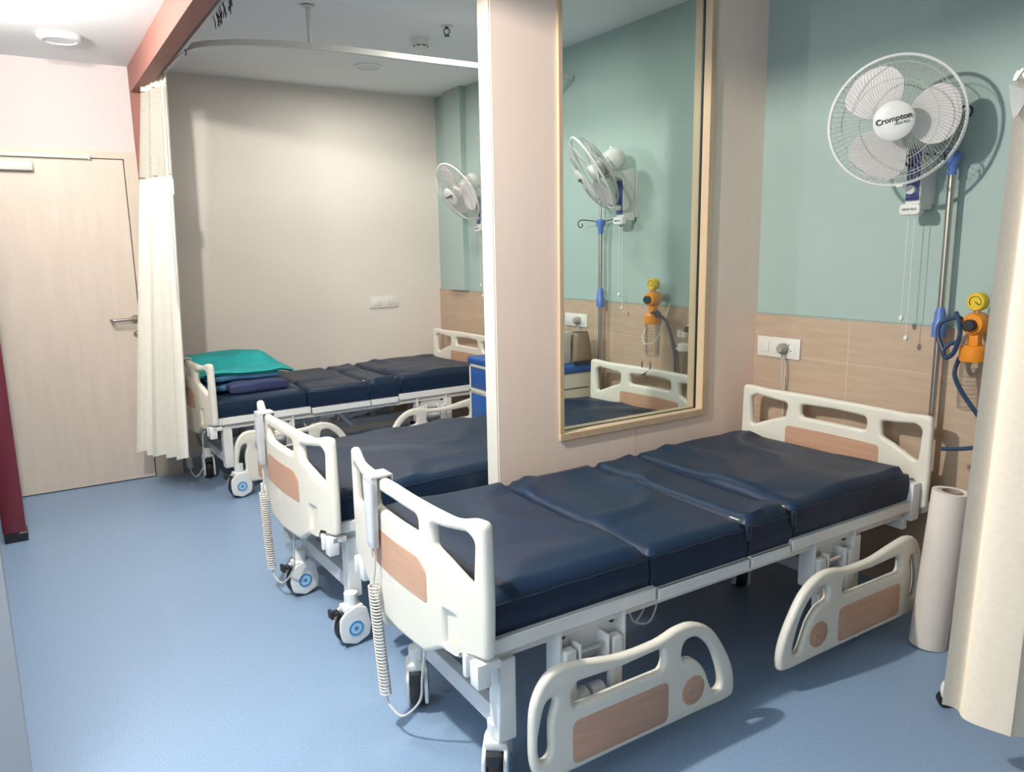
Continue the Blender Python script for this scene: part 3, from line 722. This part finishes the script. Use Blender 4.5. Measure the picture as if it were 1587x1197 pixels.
# oxygen flowmeter in the middle bay
ox = thing('oxygen_flowmeter', 'clear oxygen flowmeter and humidifier bottle seen at the right of the partition glass', 'flowmeter', (3.03, 2.97, 0))
MB().lathe([(.011, 1.02), (.012, 1.15), (.009, 1.158), (0, 1.158)], (0, .02, 0), (0, 0, 1), 18).build('flow_tube', M['jar'], ox)
m = MB().cyl((0, .02, 1.0), (0, .02, 1.03), .016, n=16); m.cyl((0, .02, 1.02), (.06, .02, 1.02), .012, n=14); m.box((-.02, -.05, 1.025), (.02, -.015, 1.075), .006); m.cyl((0, .055, 1.0), (0, .055, 1.035), .016, n=14); m.build('valve_body', M['plate'], ox)
MB().cyl((-.02, -.03, 1.05), (-.04, -.03, 1.05), .017, n=18).build('valve_knob', M['dark_metal'], ox)
MB().lathe([(0, .97), (.036, .965), (.038, .93), (.036, .925), (0, .925)], (0, .02, 0), (0, 0, 1), 24).build('bottle_cap', M['plate'], ox)
MB().lathe([(.034, .93), (.035, .82), (.032, .80), (0, .798), (0, .802), (.030, .803), (.033, .82), (.032, .93)], (0, .02, 0), (0, 0, 1), 24).build('bottle', M['jar'], ox)
m = MB().cyl((-.01, .02, .93), (-.01, .07, .935), .007, n=10); m.build('outlet_spout', M['plate'], ox)

# ------------------------------------------------------------------ switch plates
def plate_thing(loc, rz, wd, ht, label, plug, n=3):
    r = thing('socket_plate', label, 'electrical socket', loc, rz, 'white wall socket plates')
    MB().box((-wd/2, -.011, -ht/2), (wd/2, 0, ht/2), .003).build('face_plate', M['plate'], r)
    cells = ((-.30, .18), (.0, .10), (.26, .26)) if n == 3 else ((-.25, .2), (.14, .09), (.32, .2))
    for (c, wv) in cells[:2]:
        MB().box((wd*(c-wv/2), -.016, -ht*.26), (wd*(c+wv/2), -.009, ht*.26), .002).build('rocker', M['plate'], r)
    c, wv = cells[2]
    s = MB().box((wd*(c-wv/2), -.0135, -ht*.30), (wd*(c+wv/2), -.009, ht*.30), .002).build('socket', M['plate'], r)
    k = MB()
    for (dx, dz) in ((0, .018), (-.012, -.010), (.012, -.010)): k.cyl((wd*c+dx, -.0130, dz), (wd*c+dx, -.0142, dz), .0035, n=10)
    k.build('socket_hole', M['print_grey'], s)
    if plug:
        p = MB().lathe([(0, .045), (.016, .043), (.024, .030), (.026, .004), (0, .004)], (wd*.16, -.012, .0), (0, -1, 0), 20); p.cyl((wd*.16, -.030, -.005), (wd*.16, -.030, -.040), .010, .006, n=12)
        pl = p.build('plug', M['plug'], r)
        m = MB()
        for path in plug: m.tube(smooth(path, 6, False), .0032, 6)
        m.build('flex', M['cord'], r)
    return r
# on the right wall a plate's front looks along -x: turn it by -90 degrees
plate_thing((XT-.010, 2.410, .997), -PI/2, .25, .100, 'white socket plate with a grey plug near the corner, above the nearest bed head',
            [[(.04, -.03, -.035), (.045, -.03, -.12), (.052, -.02, -.24), (.048, -.015, -.42)], [(.05, -.03, -.03), (.062, -.03, -.10), (.056, -.02, -.24)]])
plate_thing((XT-.010, 4.04, 1.020), -PI/2, .24, .085, 'white socket plate with plug seen through the partition glass, above the blue topped locker',
            [[(.04, -.03, -.035), (.045, -.03, -.10), (.06, -.03, -.20), (.085, -.06, -.33), (.09, -.10, -.50)], [(.05, -.03, -.03), (.07, -.02, -.10), (.12, -.02, -.26)]])
plate_thing((2.555, YF, 1.068), 0, .255, .092, 'white socket plate on the beige wall above the farthest bed', None, 2)

# ------------------------------------------------------------------ bedside locker with blue top (middle bay)
lk = thing('bedside_locker', 'cream bedside locker with blue top and blue door between the middle and farthest beds', 'cabinet', (2.73, 4.07, 0))
MB().box((-.235, -.385, .10), (.22, .385, .735), .006).build('body', M['cab_cream'], lk)
MB().box((-.25, -.40, .735), (.23, .40, .785), .014, 3).build('top', M['cab_blue'], lk)
d = MB().box((-.243, -.365, .13), (-.236, .365, .535), .003).build('door', M['cab_blue'], lk)
dr = MB().box((-.243, -.365, .575), (-.236, .365, .715), .003).build('drawer', M['cab_blue'], lk)
MB().box((-.256, -.05, .668), (-.242, .07, .68), .003).build('handle', M['dark_metal'], dr)
MB().box((-.256, -.21, .40), (-.242, -.195, .50), .003).build('handle', M['dark_metal'], d)
m = MB()
for z in (.105, .546, .717): m.box((-.244, -.382, z), (-.234, .382, z+.018), .002)
for y in (-.382, .364): m.box((-.244, y, .105), (-.234, y+.018, .735), .002)
m.build('edge_strip', M['trim_white'], lk)
m = MB().box((-.20, -.388, .635), (.18, -.384, .642)); m.build('side_groove', M['print_grey'], lk)
m = MB().box((.05, -.41, .785), (.20, -.395, .81), .004); m.build('rail_bar', M['black'], lk)
for (x, y) in ((-.19, -.34), (-.19, .34), (.17, -.34), (.17, .34)):
    m = MB().cyl((x, y-.011, .035), (x, y+.011, .035), .035, n=18); m.box((x-.016, y-.017, .05), (x+.016, y+.017, .10), .003); m.build('caster', M['black'], lk)
nb = thing('medical_device', 'beige boxed medical device with black knob standing on the blue topped locker', 'medical device', (2.715, 3.735, .785))
MB().box((-.10, .0, .0), (.10, .18, .20), .010).build('case', M['device'], nb)
m = MB().box((-.05, .05, .20), (.02, .12, .235), .008); m.build('knob', M['black'], nb)
m = MB()
for z in (.04, .065): m.cyl((-.06, -.002, z), (-.06, .004, z), .009, n=12)
m.build('port', M['black'], nb)
bgm = MB()
bgP = []
for i in range(13):
    z = .0+.19*i/12; f = 1-.35*(i/12)**2; row = []
    for k in range(21):
        a = 2*PI*k/20; rr = f*(1+.10*noise.noise(Vector((math.cos(a)*2, math.sin(a)*2, z*14))))
        row.append((.085*rr*math.cos(a), .055*rr*math.sin(a), z))
    bgP.append(row)
bgm.grid(bgP)
bag = bgm.build('paper_bag', M['bag'], None, 60); bag.location = (2.905, 3.765, .785); tag(bag, 'crumpled brown bag on the blue topped locker beside the beige device', 'bag')

# ------------------------------------------------------------------ linen on the farthest bed
def cloth_block(name, m, cx, cy, z0, dx, dy, hgt, rz, seed, amp, label, cat, group=None, layers=1, flare=0):
    mb = MB()
    for L in range(layers):
        za, zb = z0+hgt*L/layers, z0+hgt*(L+1)/layers-.001
        t = bmesh.new(); bmesh.ops.create_cube(t, size=1); bmesh.ops.subdivide_edges(t, edges=t.edges[:], cuts=9, use_grid_fill=True)
        for v in t.verts:
            x, y, z = v.co*2
            f = 1-.06*abs(z)**4
            x2 = x*dx/2*f; y2 = y*dy/2*f; zz = (za+zb)/2+z*(zb-za)/2*(1-.35*(max(abs(x), abs(y))**6))
            n = noise.noise(Vector((x2*9+seed, y2*9, zz*8)))*amp
            v.co = Vector((x2+n, y2+n*.6, zz+(n*.8 if z > -.9 else 0)+(.0)))
        mb.merge(t)
    o = mb.build(name, m, None, 60); o.location = (cx, cy, 0); o.rotation_euler = (0, 0, rz); tag(o, label, cat, group); return o
ZM = .615
cloth_block('folded_blanket', M['blue_cloth'], 1.13, 5.24, ZM+.002, .46, .46, .125, math.radians(2), 3, .008, 'folded blue blanket on the foot of the farthest bed, under the teal sheet', 'blanket', layers=2)
cloth_block('navy_pillow', M['navy_cloth'], 1.20, 4.945, ZM+.002, .38, .10, .078, math.radians(4), 8, .010, 'small navy bolster in front of the blue blanket on the farthest bed', 'pillow')
ts = MB(); P = []
for j in range(29):
    row = []
    for i in range(37):
        u = i/36; v = j/28
        x = .865+.60*u; y = 5.00+.50*v
        z = ZM+.139
        z += .075*math.sin(PI*.5*max(0, min(1, (v-.45)/.22)))*(1-max(0, (u-.80)/.2))      # rolled back edge
        z += .008*noise.noise(Vector((x*7, y*7, 1.3)))+.004*math.sin(u*9+v*4)
        if u > .84: z -= .02*(u-.84)/.16
        if v < .1: z -= .012*(1-v/.1)
        row.append((x, y+.01*noise.noise(Vector((x*5, 2, 0))), z))
    P.append(row)
ts.grid(P); P2 = [[(x, y+.004, z-.012) for (x, y, z) in row] for row in P]; ts.grid(P2)
tso = ts.build('teal_sheet', M['teal_cloth'], None, 60); tag(tso, 'rumpled teal sheet lying on the folded blue blanket of the farthest bed', 'sheet')

# ------------------------------------------------------------------ curtains
def curtain_sheet(top, bot, ztop, zbot, folds, amp0, amp1, z0, z1, n=150, rows=26, wob=0):
    """rows of points between heights z0 and z1 of a pleated sheet hung from line top to line bot"""
    P = []
    for j in range(rows+1):
        z = z0+(z1-z0)*j/rows; f = (ztop-z)/(ztop-zbot)
        a = Vector(top[0])*(1-f)+Vector(bot[0])*f; b = Vector(top[1])*(1-f)+Vector(bot[1])*f
        d = (b-a); nn = Vector((-d.y, d.x)).normalized(); am = amp0*(1-f)+amp1*f; row = []
        for i in range(n+1):
            s = i/n; ph = s*folds*2*PI
            w = math.sin(ph+.5*math.sin(ph*.37+1))*am*(1+.35*math.sin(ph*.23+2)); w += wob*math.sin(z*5+s*6)*f
            p = a+d*(s+.25/folds*math.sin(2*ph)*.3)+nn*w; row.append((p.x, p.y, z+.012*math.sin(ph*.31)*(1 if j == rows else 0)))
        P.append(row)
    return P
TOPL = ((.745, 5.34), (.835, 4.98)); BOTL = ((.50, 5.28), (.755, 4.90))
cl = thing('curtain', 'white pleated cubicle curtain with net top hanging beside the beige door', 'curtain', (0, 0, 0))
a = dict(top=TOPL, bot=BOTL, ztop=2.53, zbot=.25, folds=7, amp0=.020, amp1=.050)
MB().grid(curtain_sheet(z0=1.955, z1=.255, **a)).build('fabric', M['curtain'], cl, 80)
MB().grid(curtain_sheet(z0=2.47, z1=1.955, rows=10, **a)).build('net_panel', M['net'], cl, 80)
MB().grid(curtain_sheet(z0=2.53, z1=2.465, rows=3, **a)).build('header_band', M['curtain'], cl, 80)
MB().tube([(.80, 4.955, 2.46), (.785, 4.93, 2.1), (.765, 4.90, 1.6), (.755, 4.885, 1.2)], .006, 6).build('edge_binding', M['curtain'], cl)
m = MB().box((.776, 4.885, 1.84), (.800, 4.892, 1.93), .001); lb = m.build('care_label', M['trim_white'], cl)
m = MB()
for k in range(9):
    s = k/8; p = Vector(TOPL[0])*(1-s)+Vector(TOPL[1])*s
    m.tube([(p.x, p.y, 2.53), (p.x+.004, p.y, 2.55), (p.x, p.y, 2.546)], .002, 5)
m.build('curtain_hook', M['plate'], cl)
# track: straight run under the beam and a curved branch round the farthest bed
tr = thing('curtain_track', 'white curtain track running beside the terracotta beam and curving over the farthest bed', 'curtain rail', (0, 0, 0))
k_ = 1.0816; ZT = 2.56
def sc(p): return (p[0]*k_, p[1]*k_, ZT)
def ribbon(mb, pts, hw, hz):
    pts = [Vector(p) for p in pts]; rings = []
    for i, p in enumerate(pts):
        t = (pts[min(i+1, len(pts)-1)]-pts[max(i-1, 0)]).normalized(); n = Vector((-t.y, t.x, 0))
        rings.append([mb.bm.verts.new(p+n*a+Vector((0, 0, b))) for a, b in ((-hw, -hz), (hw, -hz), (hw, hz), (-hw, hz))])
    for i in range(len(rings)-1):
        for k in range(4): mb.bm.faces.new((rings[i][k], rings[i][(k+1) % 4], rings[i+1][(k+1) % 4], rings[i+1][k]))
    mb.bm.faces.new(rings[0][::-1]); mb.bm.faces.new(rings[-1])
m = MB(); ribbon(m, [(.845, -1.0, ZT), (.845, 2.0, ZT), (.843, 4.0, ZT), (.838, 5.40, ZT)], .010, .011); m.build('straight_track', M['steel_grey'], tr)
m = MB(); ribbon(m, smooth([sc(p) for p in ((.777, 4.50), (.785, 4.25), (.825, 4.06), (.925, 3.955), (1.065, 3.875), (1.29, 3.812), (1.55, 3.793), (1.85, 3.79), (2.19, 3.78), (2.85, 3.77))], 6, False), .011, .015); m.build('curved_track', M['trim_white'], tr)
m = MB().cyl((1.297*k_, 3.81*k_, ZT), (1.297*k_, 3.81*k_, ZC), .011, .013, n=12); m.lathe([(.013, 0), (.034, -.006), (.034, -.012), (.0, -.012)][::-1], (1.297*k_, 3.81*k_, ZC), (0, 0, 1), 20); m.build('hanger_rod', M['trim_white'], tr)
m = MB()
for k in range(16):
    y = 3.45+.022*k+.01*random.random(); x = .845+.02*random.random()
    m.tube([(x, y, ZT-.010), (x+.006, y, ZT-.03), (x-.004+.02*random.random(), y+.008, ZT-.05-.02*random.random()), (x+.008, y+.012, ZT-.035)], .0022, 5)
m.tube([(.845, 4.45, ZT-.01), (.85, 4.45, ZT-.03), (.845, 4.455, ZT-.04)], .003, 5)
m.build('glider_hook', M['dark_metal'], tr)

# right hand curtain on a wheeled screen frame
cr = thing('curtain_screen', 'ivory curtain on a wheeled frame at the right edge beside the paper roll', 'curtain', (0, 0, 0))
TOPR = ((2.165, 1.005), (2.52, .60)); BOTR = ((2.055, .995), (2.42, .56))
PR = curtain_sheet(TOPR, BOTR, 1.90, .16, 2.6, .016, .028, 1.90, .20, 150, 26)
NN = len(PR[0])
for j, row in enumerate(PR):
    f = j/26
    for i, p in enumerate(row):
        s = i/(NN-1); row[i] = (p[0], p[1], p[2]-(.035+.05*s)*f*(1 if s > .08 else s/.08)-.02*s*f)
MB().grid(PR).build('fabric', M['curtain_pk'], cr, 80)
for k in range(7):
    s = .01+k/7; p = Vector(TOPR[0])*(1-s)+Vector(TOPR[1])*s
    MB().tube([(p.x+.014*math.cos(a), p.y+.014*math.sin(a), 1.905+.012*math.sin(2*a)) for a in [2*PI*i/12 for i in range(12)]], .005, 6, True).build('heading_ring', M['curtain'], cr)
m = MB(); m.grid([[(2.150, 1.022, 1.885), (2.158, 1.016, 1.835), (2.160, 1.008, 1.80)], [(2.176, .992, 1.87), (2.18, .99, 1.845), (2.165, 1.0, 1.81)]]); m.build('tab', M['trim_white'], cr)
m = MB().tube(smooth([(2.42, 1.10, .10), (2.42, 1.10, 1.70), (2.46, 1.06, 1.78), (2.75, .78, 1.78), (2.80, .74, 1.70), (2.80, .74, .10)], 6, False), .012, 10); m.tube([(2.37, 1.13, .075), (2.52, 1.02, .075)], .012, 10); m.tube([(2.42, 1.10, .09), (2.80, .74, .09)], .010, 8); m.build('frame', M['steel'], cr)
for (x, y) in ((2.385, 1.150), (2.52, 1.02)):
    m = MB().cyl((x-.009, y-.009, .024), (x+.009, y+.009, .024), .024, n=18); m.build('caster', M['black'], cr)
    m = MB().tube([(x+.004+.022*math.cos(a), y+.022*math.sin(a)*.3, .052+.028*math.sin(a)) for a in [2*PI*i/16 for i in range(16)]], .006, 6, True); m.build('caster_fork', M['steel'], cr)

# paper roll standing by the bed head
rl = thing('paper_roll', 'tall roll of white couch paper standing on the floor by the nearest bed head', 'paper roll', (2.725, 1.395, 0))
RH = .60; RR = .064; rl.rotation_euler = (.036, .056, 0); rl.location.z = .003
MB().lathe([(.034, 0), (RR, 0), (RR, RH), (.046, RH), (.044, RH-.003), (.036, RH-.003), (.034, RH-.02), (.034, 0)], (0, 0, 0), (0, 0, 1), 40).build('paper', M['roll'], rl)
MB().lathe([(.034, .01), (.0345, RH+.001), (.031, RH+.001), (.031, .01)], (0, 0, 0), (0, 0, 1), 32).build('core', M['roll_in'], rl)

# ------------------------------------------------------------------ ceiling fittings
lt = thing('ceiling_light', 'round white ceiling light over the beige door', 'ceiling light', (.31, 4.95, ZCOR), 0)
MB().lathe([(.105, 0), (.110, -.008), (.100, -.026), (.082, -.030), (.080, -.022), (.0, -.022)][::-1], (0, 0, 0), (0, 0, 1), 36).build('frame', M['lamp'], lt)
MB().lathe([(0, -.024), (.078, -.024), (.080, -.018)], (0, 0, 0), (0, 0, 1), 32).build('diffuser', M['ceiling'], lt)
lt2 = thing('ceiling_light', 'round flush ceiling light over the farthest bed', 'ceiling light', (2.178, 5.216, ZC), 0)
MB().lathe([(.095, 0), (.095, -.010), (.080, -.014), (.078, -.008), (0, -.008)][::-1], (0, 0, 0), (0, 0, 1), 36).build('frame', M['ceiling'], lt2)
MB().lathe([(0, -.010), (.075, -.010), (.077, -.006)], (0, 0, 0), (0, 0, 1), 32).build('diffuser', M['steel_grey'], lt2)
sd = thing('smoke_detector', 'round cream smoke detector on the ceiling beside the sprinkler', 'smoke detector', (2.20, 4.43, ZC), 0)
MB().lathe([(.052, 0), (.052, -.012), (.048, -.020), (.048, -.034), (.036, -.050), (.0, -.052)][::-1], (0, 0, 0), (0, 0, 1), 32).build('housing', M['plate'], sd)
m = MB()
for k in range(8):
    a = 2*PI*k/8
    m.box((-.012, -.003, -.006), (.012, .003, .006), 0, 1, None, lambda c, a=a: Vector((.044*math.cos(a)-c.x*math.sin(a), .044*math.sin(a)+c.x*math.cos(a), -.0385+c.z)))
m.build('vent_slot', M['print'], sd)
sp = thing('fire_sprinkler', 'small metal fire sprinkler on the ceiling near the partition top', 'sprinkler', (2.207, 4.104, ZC), 0)
MB().lathe([(0, 0), (.036, 0), (.036, -.004), (.012, -.006), (0, -.006)][::-1], (0, 0, 0), (0, 0, 1), 24).build('escutcheon', M['steel_grey'], sp)
m = MB().cyl((0, 0, 0), (0, 0, -.018), .009, n=12)
for s in (-1, 1): m.tube(smooth([(s*.008, -s*.005, -.015), (s*.014, -s*.009, -.028), (s*.010, -s*.006, -.042), (0, 0, -.050)], 5, False), .003, 6)
m.lathe([(0, -.052), (.016, -.052), (.017, -.056), (0, -.056)][::-1], (0, 0, 0), (0, 0, 1), 18); m.build('frame_and_deflector', M['dark_metal'], sp)
MB().cyl((0, 0, -.016), (0, 0, -.046), .003, n=8).build('glass_bulb', M['plate'], sp)
